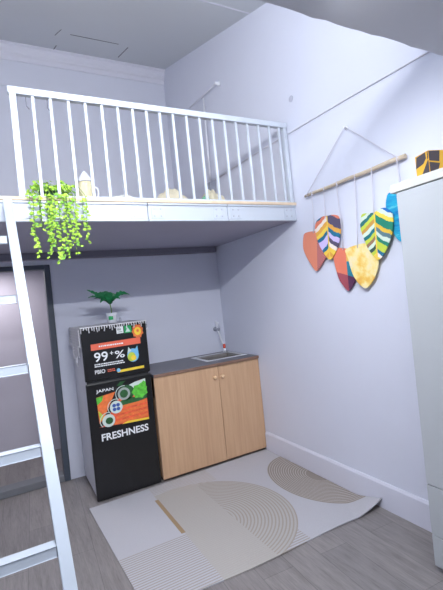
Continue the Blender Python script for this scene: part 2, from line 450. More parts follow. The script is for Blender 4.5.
# ------------------------------------------------------------------ fridge
FX0, FX1, FY, FZ = -1.446, -.966, 3.028, 1.236
fr = thing('refrigerator', 'black two door refrigerator standing left of the oak cabinet', 'fridge', (-1.2, 3.3, 0))
bm = BM(); box(bm, FX0+.004, FX1-.004, FY+.026, 3.55, .03, FZ-.004, .008)
obj('body', bm, 'fridge_side', fr, 'grey enamel body')
for x in (FX0+.05, FX1-.05):
    for y in (3.12, 3.5):
        bm = BM(); lathe(bm, (x, y, 0.001), [(.02, 0), (.02, .03)], 12); obj('foot', bm, 'gasket', fr)
bm = BM(); box(bm, FX0+.012, FX1-.012, FY+.020, FY+.026, .04, FZ-.01); obj('gasket', bm, 'gasket', fr)
fz = None
bm = BM(); box(bm, FX0, FX1, FY, FY+.020, .852, FZ, .010); fz = obj('freezer_door', bm, 'black', fr, 'black upper door covered in stickers')
bm = BM(); box(bm, FX0, FX1, FY, FY+.020, .005, .838, .010); fd = obj('fridge_door', bm, 'black', fr, 'black lower door with a food picture')
def P(x, z, dy=0): return Vector((x, FY-.0008-dy, z))
def patch(bm, pts, dy=0, mi=0):
    """flat printed shape on the door, a film .4 mm thick"""
    prism(bm, [P(x, z, dy) for x, z in pts], (0, -.0004, 0), mi)
def ell(cx, cz, rx, rz, n=20, a0=0, a1=2*PI): return [(cx+rx*math.cos(a0+(a1-a0)*k/n), cz+rz*math.sin(a0+(a1-a0)*k/n)) for k in range(n if a1-a0 > 6.2 else n+1)]
def text(name, s, x0, z0, x1, z1, parent, m='white_print', bold=0, dy=.0006, shear=0, serif=False, rise=0):
    c = bpy.data.curves.new(name, 'FONT'); c.body = s; c.size = 1; c.offset = bold; c.shear = shear; c.extrude = 0; c.resolution_u = 3
    t = bpy.data.objects.new(name, c); COL.objects.link(t)
    bpy.context.view_layer.update()
    me = bpy.data.meshes.new_from_object(t.evaluated_get(bpy.context.evaluated_depsgraph_get()))
    bpy.data.objects.remove(t); bpy.data.curves.remove(c)
    bm = BM(); bm.from_mesh(me); bpy.data.meshes.remove(me)
    X = [v.co.x for v in bm.verts]; Y = [v.co.y for v in bm.verts]
    ax, bx, ay, by = min(X), max(X), min(Y), max(Y)
    if serif:                                    # feet and heads on the strokes
        pass
    for v in bm.verts:
        u = (v.co.x-ax)/(bx-ax); w = (v.co.y-ay)/(by-ay)
        v.co = P(x0+u*(x1-x0), z0+w*(z1-z0)+rise*u, dy)
    for f in bm.faces: f.normal_update()
    for f in list(bm.faces):
        if f.normal.y > 0: f.normal_flip()
    return obj(name, bm, m, parent, normals=False)
# freezer door print
bm = BM(); patch(bm, [(-1.386, 1.070), (-1.022, 1.074), (-1.022, 1.121), (-1.386, 1.115)])
obj('coral_strip', bm, 'orange_print', fz)
bm = BM()
x = -1.33
while x < -1.165:                                # one line of print too small to read
    w = random.choice((.008, .011, .014)); patch(bm, [(x, 1.089), (x+w, 1.089), (x+w, 1.099), (x, 1.099)], .0006); x += w+.004
obj('strip_print', bm, 'white_print', fz)
text('number_print', '99', -1.370, .985, -1.272, 1.053, fz, bold=.012)
text('plus_print', '+', -1.256, 1.022, -1.232, 1.048, fz, bold=.015)
text('percent_print', '%', -1.222, .990, -1.150, 1.045, fz, bold=.010)
bm = BM()
for z in (.963, .949):
    x = -1.372
    while x < -1.165:
        w = random.choice((.007, .010, .015)); patch(bm, [(x, z), (x+w, z), (x+w, z+.008), (x, z+.008)]); x += w+.003
obj('small_print', bm, 'white_print', fz)
text('word_print', 'PBIO', -1.374, .900, -1.302, .928, fz, bold=.012)
bm = BM()
for z in (.914, .902):
    x = -1.284
    while x < -1.235:
        w = random.choice((.006, .009)); patch(bm, [(x, z), (x+w, z), (x+w, z+.007), (x, z+.007)]); x += w+.003
obj('tiny_print', bm, 'orange_print', fz)
bm = BM(); patch(bm, [(-1.214, .884), (-1.014, .888), (-1.014, .906), (-1.214, .902)]); patch(bm, ell(-1.206, .902, .014, .014), .0005, 1)
obj('yellow_strip', bm, ['yellow_print', 'blue_print'], fz)
# plain round blue, green and yellow sticker
bm = BM(); patch(bm, ell(-1.088, .995, .044, .050)); patch(bm, ell(-1.100, .985, .030, .034), .0006, 1); patch(bm, ell(-1.085, .975, .020, .020), .0012, 2)
patch(bm, [(-1.128, 1.015), (-1.118, 1.06), (-1.098, 1.03)], .0003, 3); patch(bm, [(-1.074, 1.03), (-1.050, 1.062), (-1.046, 1.01)], .0003, 0)
obj('round_sticker', bm, ['blue_print', 'lime_print', 'yellow_print', 'sky_print'], fz)
bm = BM(); patch(bm, [(-1.193, 1.168), (-1.142, 1.168), (-1.142, 1.219), (-1.193, 1.219)])
patch(bm, [(-1.187, 1.176), (-1.150, 1.176), (-1.150, 1.182), (-1.187, 1.182)], .0006, 1); patch(bm, [(-1.187, 1.19), (-1.16, 1.19), (-1.16, 1.205), (-1.187, 1.205)], .0006, 1)
obj('rating_label', bm, ['white_print', 'grey_print'], fz)
bm = BM(); patch(bm, [(-1.136, 1.165), (-1.082, 1.165), (-1.082, 1.218), (-1.136, 1.218)]); patch(bm, [(-1.128, 1.172), (-1.09, 1.172), (-1.109, 1.208)], .0006, 1)
obj('green_label', bm, ['logo_green', 'sky_print'], fz)
bm = BM(); patch(bm, [(-1.036+(.038+.008*(k % 2))*math.cos(k*PI/9), 1.168+(.046+.010*(k % 2))*math.sin(k*PI/9)) for k in range(18)])
patch(bm, ell(-1.036, 1.168, .026, .030), .0006, 1); patch(bm, ell(-1.036, 1.172, .010, .012), .0012, 0)
obj('flower_sticker', bm, ['carrot', 'yellow_print'], fz)
# fridge door picture, built as one printed panel with its fields
pic = BM()
patch(pic, [(-1.380, .520), (-1.016, .500), (-1.016, .808), (-1.075, .800), (-1.15, .772), (-1.175, .735), (-1.24, .70), (-1.29, .64), (-1.34, .57)], 0, 0)  # salmon field over the lot
def cap(x0, x1, z0, z1): return [(x0, z0), (x1, z0), (x1, z1), (x0, z1)]
patch(pic, [(-1.16, .775), (-1.10, .795), (-1.016, .808), (-1.016, .70), (-1.10, .70), (-1.18, .70)], .0004, 1)   # pale ground
patch(pic, [(-1.165+.06*math.cos(a)*1.0, .730+.055*math.sin(a)) for a in [k*PI/8 for k in range(16)]], .0008, 2)                     # broccoli
patch(pic, [(-1.24, .66), (-1.17, .70), (-1.05, .67), (-1.016, .70), (-1.016, .66), (-1.10, .645), (-1.2, .63)], .0008, 2)
patch(pic, [(-1.065+(.052+.012*(k % 2))*math.cos(k*PI/7), .722+(.048+.010*(k % 2))*math.sin(k*PI/7)) for k in range(14)], .0012, 3)  # lettuce
patch(pic, [(-1.030+(.030+.008*(k % 2))*math.cos(k*PI/6), .760+(.026+.008*(k % 2))*math.sin(k*PI/6)) for k in range(12) if -1.030+.038*math.cos(k*PI/6) < -1.010], .0014, 3)
for i in range(4):                                                                                         # salmon slices
    z = .645-.035*i
    patch(pic, [(-1.22-.02*i, z-.022), (-1.02, z-.014), (-1.02, z+.006), (-1.20-.02*i, z-.002)], .0010, 4)
patch(pic, [(-1.18, .522), (-1.016, .515), (-1.016, .500), (-1.22, .508)], .0012, 5)                                # yellow tray edge
# left wedge with carrots
patch(pic, [(-1.382, .735), (-1.245, .752), (-1.345, .575), (-1.378, .548)], .0004, 6)
patch(pic, [(-1.384, .733), (-1.335, .740), (-1.345, .705), (-1.382, .680)], .0008, 3)
patch(pic, [(-1.378, .640), (-1.345, .600), (-1.372, .555)], .0008, 7)
patch(pic, [(-1.32, .740), (-1.285, .745), (-1.345, .61), (-1.36, .63)], .0008, 4)
# black sweep between the two halves, then the three discs
patch(pic, [(-1.245, .755), (-1.17, .770), (-1.225, .70), (-1.275, .64), (-1.32, .56), (-1.345, .53), (-1.378, .520), (-1.378, .548), (-1.345, .575)], .0009, 8)
for cx, cz, r, mi, mj in ((-1.185, .725, .050, 9, 9), (-1.250, .640, .050, 1, 10), (-1.312, .556, .050, 1, 2)):
    arc = ell(cx-.004, cz+.002, r*1.18, r*1.18, 14, 1.3, 3.9)
    inn = ell(cx-.004, cz+.002, r*1.08, r*1.08, 14, 1.3, 3.9)[::-1]
    patch(pic, arc+inn, .0016, 1)
    patch(pic, ell(cx, cz, r*.92, r*.92), .0016, mi)
    if mj == 10:
        for q in range(4): patch(pic, ell(cx+.020*math.cos(q*PI/2+.8), cz+.020*math.sin(q*PI/2+.8), .014, .013, 10), .0020, 10)
    elif mj == 2: patch(pic, ell(cx+.004, cz-.002, r*.55, r*.5, 12), .0020, 2)
    else: patch(pic, ell(cx, cz, r*.6, r*.6, 14), .0020, 11)
patch(pic, [(-1.235, .790), (-1.205, .815), (-1.165, .818), (-1.195, .788)], .0009, 12)                              # small green sprig
obj('food_picture', pic, ['salmon', 'sky_print', 'broccoli', 'lettuce', 'carrot', 'yellow_print', 'carrot', 'lime_print', 'black', 'grey_print', 'navy_print', 'broccoli', 'broccoli'], fd)
text('japan_print', 'JAPAN', -1.381, .760, -1.258, .788, fd, bold=.012, dy=.0024)
text('freshness_print', 'FRESHNESS', -1.373, .418, -1.027, .470, fd, bold=.024, dy=.0006)

# lace cloth on the fridge
tc = thing('lace_cloth', 'white crochet lace cloth with a fringe on top of the black refrigerator', 'tablecloth', (-1.2, 3.3, FZ+.001))
bm = BM(); n = 14
z0 = FZ+.0035
grid = {}
for i in range(n+1):
    for j in range(n+1):
        grid[i, j] = bm.verts.new((FX0-.004+(FX1-FX0+.008)*i/n, FY-.006+(3.55-FY+.006)*j/n, z0+.0006*math.sin(i*2.1+j)))
for i in range(n):
    for j in range(n): bm.faces.new((grid[i, j], grid[i+1, j], grid[i+1, j+1], grid[i, j+1]))
# drape over the left side, deepest in its middle
m_ = 6; prevc = [grid[0, j] for j in range(n+1)]
for k in range(1, m_+1):
    row = []
    for j in range(n+1):
        u = j/n; depth = (.10+.16*max(0, 1-abs(u-.42)/.42))*(1 if u < .95 else .8)
        row.append(bm.verts.new((FX0-.008-.006*math.sin(j*1.7)*k/m_-.004*k/m_, FY+.002+(3.55-FY)*u, z0-depth*k/m_)))
    for j in range(n): bm.faces.new((prevc[j], prevc[j+1], row[j+1], row[j]))
    prevc = row
lowest = [v.co.copy() for v in prevc]
prevc = [grid[n, j] for j in range(n+1)]; row = [bm.verts.new((FX1+.008+.003*math.sin(j), FY+.002+(3.55-FY)*j/n, z0-.05-.02*math.sin(j*.8)**2)) for j in range(n+1)]
for j in range(n): bm.faces.new((prevc[j+1], prevc[j], row[j], row[j+1]))
lowr = [v.co.copy() for v in row]
obj('lace_sheet', bm, 'lace', tc)
bm = BM(); bar(bm, (FX0-.004, FY-.007, z0), (FX1+.004, FY-.007, z0), .008, .006); obj('border', bm, 'fringe', tc)
def tassel(*pts, r=(.0036, .0032, .0044)):
    bm = BM(); tube(bm, pts, list(r), 6); obj('tassel', bm, 'fringe', tc)
for i in range(27):                                  # along the front edge
    x = FX0+.004+(FX1-FX0-.008)*i/26; L = random.uniform(.016, .034) if i % 3 else .04
    tassel((x, FY-.007, z0), (x+random.uniform(-.003, .003), FY-.011, z0-L*.5), (x+random.uniform(-.005, .005), FY-.009, z0-L))
for v in lowest:
    tassel(v, v+Vector((-.002, random.uniform(-.004, .004), -.018)), v+Vector((0, 0, -.036)))
for k in range(6):
    p = Vector((FX0-.012, FY-.006, z0-.012-.02*k)); tassel(p, p+Vector((-.004, -.002, -.012)), p+Vector((.0, -.003, -.026)))
for v in lowr: tassel(v, v+Vector((.003, 0, -.015)), v+Vector((.001, 0, -.03)))

# little plant on the fridge
pp = thing('potted_plant', 'small green palm-leaved plant in a white pot on the lace covered refrigerator', 'plant', (-1.165, 3.25, FZ+.006))
c = Vector((-1.165, 3.25, FZ+.006))
bm = BM(); lathe(bm, c, [(.030, 0), (.036, .004), (.040, .075), (.042, .080), (.036, .080), (.034, .066)], 24); pot = obj('pot', bm, 'plastic', pp)
bm = BM()
for k in range(8):
    a0 = -PI/2-.55-.35+k*.9/8; a1 = a0+.9/8
    f = [c+Vector((.0405*math.cos(a)*(1), .0405*math.sin(a), z)) for a, z in ((a0, .028), (a1, .028), (a1, .056), (a0, .056))]
    bm.faces.new([bm.verts.new(p) for p in f])
obj('pot_logo', bm, 'logo_green', pot)
bm = BM(); lathe(bm, c+Vector((0, 0, .060)), [(.033, 0), (.033, .006)], 16); obj('soil', bm, 'soil', pp)
top = c+Vector((-.005, 0, .150))
bm = BM(); tube(bm, [c+Vector((0, 0, .064)), c+Vector((.002, 0, .11)), top], [.004, .004, .004], 8); obj('stem', bm, 'stem', pp)
def frond(bm, a, b, w, sag, side):
    """a long leaf from a to b with a saw-toothed edge, arched along its length"""
    a, b = Vector(a), Vector(b); d = b-a; s = d.cross(Vector(side)).normalized(); n = 12; L, C, Rr = [], [], []
    for i in range(n+1):
        t = i/n; p = a+d*t+Vector((0, 0, sag*4*t*(1-t)))
        ww = w*(math.sin(PI*min(1, t*.92+.08))**.8)*(1 if i % 2 else .68)*(0.02 if i == n else 1)
        up = Vector((0, 0, .3*ww))
        L.append(bm.verts.new(p+s*ww+up)); C.append(bm.verts.new(p)); Rr.append(bm.verts.new(p-s*ww+up))
    for i in range(n):
        bm.faces.new((L[i], L[i+1], C[i+1], C[i])); bm.faces.new((C[i], C[i+1], Rr[i+1], Rr[i]))
for d, w, sag, side in (((-.170, -.02, .125), .018, .012, (0, -1, .5)), ((-.175, -.05, .060), .020, .030, (0, -.6, 1)), ((-.03, .03, .105), .030, .02, (0, -1, .2)),
                        ((.165, -.02, .052), .026, .045, (0, -.8, .7)), ((.07, -.06, .03), .030, .03, (0, -.7, .7)), ((-.09, -.08, .015), .026, .03, (0, -.6, .8)),
                        ((.02, .09, .085), .028, .02, (1, 0, .3)), ((-.02, -.05, .09), .040, .015, (0, -1, .3)), ((.05, .0, .075), .036, .02, (0, -1, .3)), ((-.10, -.02, .085), .024, .03, (0, -1, .4)), ((-.11, .05, .05), .024, .03, (0, -.8, .6))):
    bm = BM(); frond(bm, top, top+Vector(d), w, sag, side); obj('leaf', bm, 'fern', pp, normals=False)
bm = BM(); lathe(bm, (-1.095, 3.28, FZ+.006), [(.010, 0), (.012, .01), (.009, .03), (.004, .036)], 12)
tag(obj('trinket', bm, 'grey_plastic', origin=(-1.095, 3.28, FZ+.006)), 'tiny grey ornament right of the white plant pot on the refrigerator', 'ornament')

# ------------------------------------------------------------------ kitchen cabinet, worktop, sink, tap
CX0, CX1, CYF, CYB, CZ = -.952, -.003, 3.015, 3.595, .798
cb = thing('base_cabinet', 'pale oak base cabinet with two doors between the refrigerator and right wall', 'cabinet', (-.485, 3.33, 0))
bm = BM(); box(bm, CX0, CX1, CYF+.020, CYB, .03, .66); box(bm, CX0, CX1, CYF+.020, CYF+.06, .64, CZ); box(bm, CX0, CX0+.018, CYF+.02, CYB, .64, CZ); box(bm, CX1-.018, CX1, CYF+.02, CYB, .64, CZ)
obj('carcass', bm, 'oak', cb)
bm = BM(); box(bm, CX0+.01, CX1-.01, CYF+.04, CYF+.06, 0.001, .031); obj('plinth', bm, 'edge', cb, 'brown plinth')
for x0, x1, kx, dy in ((CX0, -.404, -.447, 0), (-.398, CX1, -.374, .004)):
    bm = BM(); box(bm, x0, x1, CYF+dy, CYF+.018+dy, .022, CZ-.002, .002); dr = obj('door', bm, 'oak', cb)
    bm = BM(); lathe(bm, (kx, CYF+dy, .712), [(.007, 0), (.007, -.010), (.014, -.014), (.016, -.022), (.010, -.030)], 16, axis='y'); obj('knob', bm, 'knob', dr)
wt = thing('worktop', 'dark slate worktop with a brown front edge on the oak cabinet', 'worktop', (-.485, 3.33, CZ))
SX0, SX1, SY0, SY1 = -.41, -.052, 3.17, 3.47
bm = BM(); z0, z1 = CZ+.001, CZ+.024; xa, xb, ya, yb = CX0-.002, -.004, CYF-.008, YK-.003
V = lambda x, y, z: bm.verts.new((x, y, z))
box(bm, xa, SX0, ya, yb, z0, z1); box(bm, SX1, xb, ya, yb, z0, z1); box(bm, SX0, SX1, ya, SY0, z0, z1); box(bm, SX0, SX1, SY1, yb, z0, z1)
obj('slab', bm, 'counter', wt)
bm = BM(); box(bm, xa, xb, ya-.003, ya-.0002, z0, z1-.001); obj('edge_band', bm, 'edge', wt, 'brown edge band')
sk = thing('kitchen_sink', 'stainless steel sink set in the dark worktop near the right wall', 'sink', (-.25, 3.33, CZ+.025))
bm = BM(); zr = CZ+.0255; w = .030
def rect(x0, x1, y0, y1, z): return [bm.verts.new(p) for p in ((x0, y0, z), (x1, y0, z), (x1, y1, z), (x0, y1, z))]
R0 = rect(SX0-.022, SX1+.022, SY0-.022, SY1+.022, zr); R1 = rect(SX0-.020, SX1+.020, SY0-.020, SY1+.020, zr+.004)
R2 = rect(SX0+.012, SX1-.012, SY0+.012, SY1-.012, zr+.003); R3 = rect(SX0+.018, SX1-.018, SY0+.018, SY1-.018, zr-.012); R4 = rect(SX0+.03, SX1-.03, SY0+.03, SY1-.03, zr-.13)
for A, B in ((R0, R1), (R1, R2)):
    for k in range(4): bm.faces.new((A[k], A[(k+1) % 4], B[(k+1) % 4], B[k]))
bmesh.ops.delete(bm, geom=R3+R4, context='VERTS')
obj('rim', bm, 'rim', sk, 'steel rim coloured brighter as if lit')
bm = BM(); R2 = rect(SX0+.012, SX1-.012, SY0+.012, SY1-.012, zr+.003); R3 = rect(SX0+.018, SX1-.018, SY0+.018, SY1-.018, zr-.012); R4 = rect(SX0+.03, SX1-.03, SY0+.03, SY1-.03, zr-.13)
for A, B in ((R2, R3), (R3, R4)):
    for k in range(4): bm.faces.new((A[k], B[k], B[(k+1) % 4], A[(k+1) % 4]))
bm.faces.new(R4); obj('basin', bm, 'steel', sk, 'steel basin with its shade in the colour', normals=False)
bm = BM(); lathe(bm, (-.25, 3.33, zr-.1295), [(.035, 0), (.035, .003), (.02, .004)], 20); obj('drain', bm, 'gasket', sk)
tp = thing('wall_tap', 'white plastic wall tap with a thin hose hanging into the sink', 'tap', (-.098, YK, 1.05))
bm = BM(); lathe(bm, (-.098, YK-.001, 1.05), [(.022, 0), (.022, -.006), (.011, -.008), (.011, -.05), (.016, -.052), (.016, -.075), (.008, -.08)], 16, axis='y'); obj('valve', bm, 'grey_plastic', tp, 'pale grey valve body')
bm = BM(); tube(bm, [(-.098, 3.54, 1.06), (-.098, 3.538, 1.10), (-.092, 3.53, 1.118)], .008, 10); obj('lever', bm, 'plastic', tp)
bm = BM(); tube(bm, [(-.105, 3.560, 1.130), (-.103, 3.54, 1.06), (-.096, 3.515, .98), (-.088, 3.49, .915), (-.084, 3.475, .90)], .0075, 10); obj('hose', bm, 'plastic', tp)
bm = BM(); lathe(bm, (-.083, 3.472, .868), [(.010, 0), (.013, .004), (.013, .034), (.009, .040)], 14); obj('connector', bm, 'red', tp, 'orange red connector')
bm = BM(); lathe(bm, (-.083, 3.472, .832), [(.012, 0), (.016, .01), (.010, .036)], 14); obj('nozzle', bm, 'plastic', tp)

# ------------------------------------------------------------------ rug
bm = BM(); nx, ny = 60, 50
BLc, BRc, FRc, FLc = Vector((-1.512, 2.975, 0)), Vector((-.017, 3.02, 0)), Vector((-.017, 1.785, 0)), Vector((-1.465, 1.80, 0))
def rugp(u, v, top):
    p = (BLc*(1-u)+BRc*u)*v+(FLc*(1-u)+FRc*u)*(1-v)
    e = max(0, 1-v*9); z = .004*e*(1+math.sin(u*17))*.5
    c2 = max(0, 1-math.hypot((1-u)*1.5, v*1.2)/.2); z += .058*c2**1.3
    z += .003*math.exp(-((v-.93)/.05)**2)*(math.sin(u*23)+1)*.4
    return Vector((p.x+.012*e*math.sin(u*6)*0, p.y+.008*e*math.sin(u*11), z+(.0065 if top else .0008)))
T = [[bm.verts.new(rugp(i/nx, j/ny, True)) for j in range(ny+1)] for i in range(nx+1)]
B = [[bm.verts.new(rugp(i/nx, j/ny, False)) for j in range(ny+1)] for i in range(nx+1)]
for i in range(nx):
    for j in range(ny):
        bm.faces.new((T[i][j], T[i+1][j], T[i+1][j+1], T[i][j+1])); bm.faces.new((B[i][j], B[i][j+1], B[i+1][j+1], B[i+1][j]))
for i in range(nx):
    bm.faces.new((T[i][0], B[i][0], B[i+1][0], T[i+1][0])); bm.faces.new((T[i][ny], T[i+1][ny], B[i+1][ny], B[i][ny]))
for j in range(ny):
    bm.faces.new((T[0][j], T[0][j+1], B[0][j+1], B[0][j])); bm.faces.new((T[nx][j], B[nx][j], B[nx][j+1], T[nx][j+1]))
tag(obj('floor_rug', bm, 'rug'), 'pale flatweave rug with a taupe half circle lying before the cabinet', 'rug')

# ------------------------------------------------------------------ wardrobe
wx = -.264; wy = 1.268
wr = thing('wardrobe', 'tall white wardrobe with low drawers standing against the right wall', 'wardrobe', (-.14, .87, 0))
bm = BM(); box(bm, wx+.018, -.018, .47, wy, .045, 1.756, .002); obj('body', bm, 'wardrobe', wr)
bm = BM(); box(bm, wx+.04, -.03, .49, wy-.02, .001, .046); obj('plinth', bm, 'gap', wr)
for za, zb, nm in ((.030, .172, 'drawer'), (.176, .404, 'drawer'), (.408, 1.753, 'door')):
    for ya, yb in ((.472, .868), (.872, wy)) if nm == 'door' else ((.472, wy),):
        bm = BM(); box(bm, wx, wx+.017, ya, yb, za, zb, .002); q = obj(nm, bm, 'wardrobe', wr)
        bm = BM()
        yk = (.84 if yb < 1 else .90) if nm == 'door' else .87
        lathe(bm, (wx, yk, 1.0 if nm == 'door' else (za+zb)/2), [(.006, 0), (.006, -.012), (.012, -.016), (.008, -.024)], 14, axis='x'); obj('knob', bm, 'steel', q)
bm = BM(); box(bm, wx-.006, -.010, .45, 1.297, 1.757, 1.796, .004); obj('top_board', bm, 'board', wr, 'whitewashed top board')

# patterned box on the wardrobe, standing a little askew
pbx = thing('patterned_box', 'yellow and charcoal geometric patterned box standing on the white wardrobe', 'box', (-.19, 1.12, 1.797))
bz0, bz1 = 1.797, 1.897
A_ = Vector((-.214, 1.192, 0)); d1 = Vector((-.30, -.954, 0)).normalized(); d2 = Vector((.954, -.30, 0)).normalized(); w1, w2 = .088, .125
bm = BM(); prism(bm, [p+Vector((0, 0, bz0)) for p in (A_, A_+d1*w1, A_+d1*w1+d2*w2, A_+d2*w2)], (0, 0, bz1-bz0))
bmesh.ops.bevel(bm, geom=list(bm.edges), offset=.002, segments=2, affect='EDGES'); obj('carton', bm, 'yellow', pbx)
def facep(o, d, n, w, pts):
    bm = BM(); prism(bm, [o+d*(w*u)+n*.0006+Vector((0, 0, bz0+(bz1-bz0)*v)) for u, v in pts], n*.0005); obj('pattern', bm, 'charcoal', pbx, 'charcoal shape of the pattern')
for pts in ([(.14, .93), (.80, .97), (.83, .70), (.60, .52), (.03, .44)], [(.40, .03), (.95, .60), (.985, .55), (.985, .03)], [(.93, .97), (.985, .97), (.985, .68), (.90, .62)]):
    facep(A_, d1, -d2, w1, pts)
for pts in ([(.01, .97), (.45, .97), (.40, .50), (.01, .55)], [(.01, .50), (.42, .42), (.30, .03), (.01, .03)], [(.60, .97), (.97, .97), (.97, .50), (.55, .45)]):
    facep(A_+d1*w1, d2, d1, w2, pts)
bm = BM(); prism(bm, [A_+d1*(w1*u)+d2*(w2*v)+Vector((0, 0, bz1+.0004)) for u, v in ((.15, .1), (.8, .15), (.9, .6), (.3, .8))], (0, 0, .0005)); obj('pattern', bm, 'charcoal', pbx, 'charcoal shape of the pattern')

# ------------------------------------------------------------------ wall hanging
LEAF = {
  'terra': dict(o=[(2.2276, 1.7397), (2.171, 1.7416), (2.1038, 1.7336), (2.0382, 1.7145), (1.9961, 1.6805), (1.9955, 1.6218), (2.0243, 1.5542), (2.0514, 1.5314), (2.1293, 1.4632), (2.1576, 1.4764), (2.2141, 1.555), (2.251, 1.6275), (2.2475, 1.6835)], m=[(2.0946, 1.7285), (2.1293, 1.4632)], x=-.016, c=((2.0934, 1.9886), (2.1257, 1.7351)), mt='leaf_terra', lb='terracotta leaf with a plum right half'),
  'stripeA': dict(o=[(2.0929, 1.7786), (2.074, 1.7981), (2.0185, 1.8138), (1.97, 1.8068), (1.9216, 1.8036), (1.8736, 1.7852), (1.8685, 1.7011), (1.8884, 1.6398), (1.9147, 1.5898), (1.9576, 1.5386), (1.99, 1.5222), (2.0249, 1.5497), (2.084, 1.6494), (2.1023, 1.7367)], m=[(1.9774, 1.8066), (1.99, 1.5222)], x=-.025, c=((1.9791, 1.9819), (1.9924, 1.8054)), mt='leaf_a', lb='leaf with lavender, teal and ochre bands'),
  'block': dict(o=[(1.9622, 1.5997), (1.8603, 1.5796), (1.7968, 1.5626), (1.7725, 1.5077), (1.7894, 1.413), (1.8078, 1.366), (1.8612, 1.3107), (1.8873, 1.3285), (1.9374, 1.3892), (1.9674, 1.5142)], m=[(1.8564, 1.5777), (1.8612, 1.3107)], x=-.016, c=((1.864, 1.9718), (1.8741, 1.5836)), mt='leaf_block', lb='colour-block leaf in coral, teal and plum'),
  'yellow': dict(o=[(1.8576, 1.5686), (1.8022, 1.5816), (1.7054, 1.587), (1.6752, 1.5785), (1.6553, 1.5355), (1.6119, 1.4751), (1.61, 1.4522), (1.6434, 1.3793), (1.7163, 1.3139), (1.7702, 1.351), (1.8097, 1.4107), (1.8272, 1.4781), (1.835, 1.5221)], m=[(1.7233, 1.584), (1.7163, 1.3139)], x=-.025, c=((1.7159, 1.9666), (1.7475, 1.576)), mt='leaf_yellow', lb='pale yellow washed leaf'),
  'stripeB': dict(o=[(1.6954, 1.7347), (1.6814, 1.7549), (1.5953, 1.7392), (1.557, 1.7531), (1.5197, 1.7513), (1.4805, 1.717), (1.4772, 1.6715), (1.4895, 1.6082), (1.5283, 1.5413), (1.5712, 1.4866), (1.6067, 1.4727), (1.635, 1.5038), (1.6677, 1.5518), (1.6865, 1.6055), (1.7041, 1.6643), (1.7043, 1.6967)], m=[(1.5947, 1.7435), (1.6067, 1.4727)], x=-.034, c=((1.5898, 1.9542), (1.5968, 1.744)), mt='leaf_b', lb='leaf with green, yellow and blue bands'),
  'teal': dict(o=[(1.5112, 1.8235), (1.4814, 1.8278), (1.4318, 1.822), (1.391, 1.808), (1.3652, 1.7777), (1.356, 1.7086), (1.3717, 1.6247), (1.4154, 1.5549), (1.4461, 1.5426), (1.4868, 1.5779), (1.5104, 1.6476), (1.5298, 1.7285), (1.5283, 1.7776)], m=[(1.4378, 1.8237), (1.4461, 1.5426)], x=-.016, c=((1.4236, 1.9642), (1.4318, 1.822)), mt='leaf_teal', lb='teal blue brushed leaf'),
}
wh = thing('wall_hanging', 'wooden dowel with six colourful leaf shapes on cords hanging on the wall', 'wall decoration', (-.02, 1.776, 1.98))
DA, DB = Vector((-.022, 2.172, 1.986)), Vector((-.022, 1.378, 1.984))
bm = BM(); tube(bm, [DA+(DB-DA)*k/8+Vector((0, 0, .002*math.sin(k*2))) for k in range(9)], [.0095, .010, .0105, .0105, .011, .0115, .012, .0125, .0125], 12); obj('dowel', bm, 'dowel', wh)
nail = Vector((-.016, 1.766, 2.292))
bm = BM(); tube(bm, [DA+(DB-DA)*.035+Vector((-.011, 0, 0)), nail+Vector((0, .004, .003)), nail+Vector((0, -.004, .003)), DA+(DB-DA)*.955+Vector((-.011, 0, 0))], .0022, 6)
obj('hanging_cord', bm, 'cord', wh)
for t in (.035, .955):
    p = DA+(DB-DA)*t; bm = BM(); tube(bm, [p+Vector((.012*math.cos(a), 0, .012*math.sin(a))) for a in [k*PI/6 for k in range(13)]], .0022, 6); obj('cord_loop', bm, 'cord', wh)
def chaikin(p, it=2):
    for _ in range(it):
        q = []
        for a, b in zip(p, p[1:]+p[:1]):
            q += [(a[0]*.8+b[0]*.2, a[1]*.8+b[1]*.2), (a[0]*.2+b[0]*.8, a[1]*.2+b[1]*.8)]
        p = q
    return p
for nm, d in LEAF.items():
    o = chaikin(d['o']); x = d['x']
    bm = BM(); prism(bm, [(x, y, z) for y, z in o], (-.006, 0, 0))
    uv = bm.loops.layers.uv.new('UVMap')
    (y0, z0), (y1, z1) = d['m']; ax = Vector((y1-y0, z1-z0)); L = ax.length; ax.normalize()
    hw = max(abs((y-y0)*ax[1]-(z-z0)*ax[0]) for y, z in o)
    for f in bm.faces:
        for l in f.loops:
            q = Vector((l.vert.co.y-y0, l.vert.co.z-z0)); v = q.dot(ax)/L
            u = (q[0]*ax[1]-q[1]*ax[0])/hw             # positive towards the near side (right in view)
            l[uv].uv = (u, v)
    lf = obj('leaf', bm, d['mt'], wh, d['lb'])
    (ya, za), (yb, zb) = d['c']
    bm = BM(); yd = DA.y+(ya-DA.y); zd = DA.z+(DB.z-DA.z)*(DA.y-ya)/(DA.y-DB.y)
    tube(bm, [(-.022+.012*math.cos(a), ya, zd+.012*math.sin(a)) for a in [k*PI/5 for k in range(11)]], .003, 6)
    tube(bm, [(-.033, ya, zd-.004), (x-.004, (ya*.3+yb*.7), zd*.3+zb*.7), (x-.008, yb, zb-.012)], .0028, 6)
    obj('cord', bm, 'cord', lf)
bm = BM(); lathe(bm, (0, 1.766, 2.292), [(.012, -.001), (.012, -.006), (.004, -.008), (.004, -.020), (.006, -.022)], 12, axis='x')
tag(obj('wall_hook', bm, 'plastic', origin=(0, 1.766, 2.292)), 'small white wall hook holding the leaf hanging by its cord', 'hook')

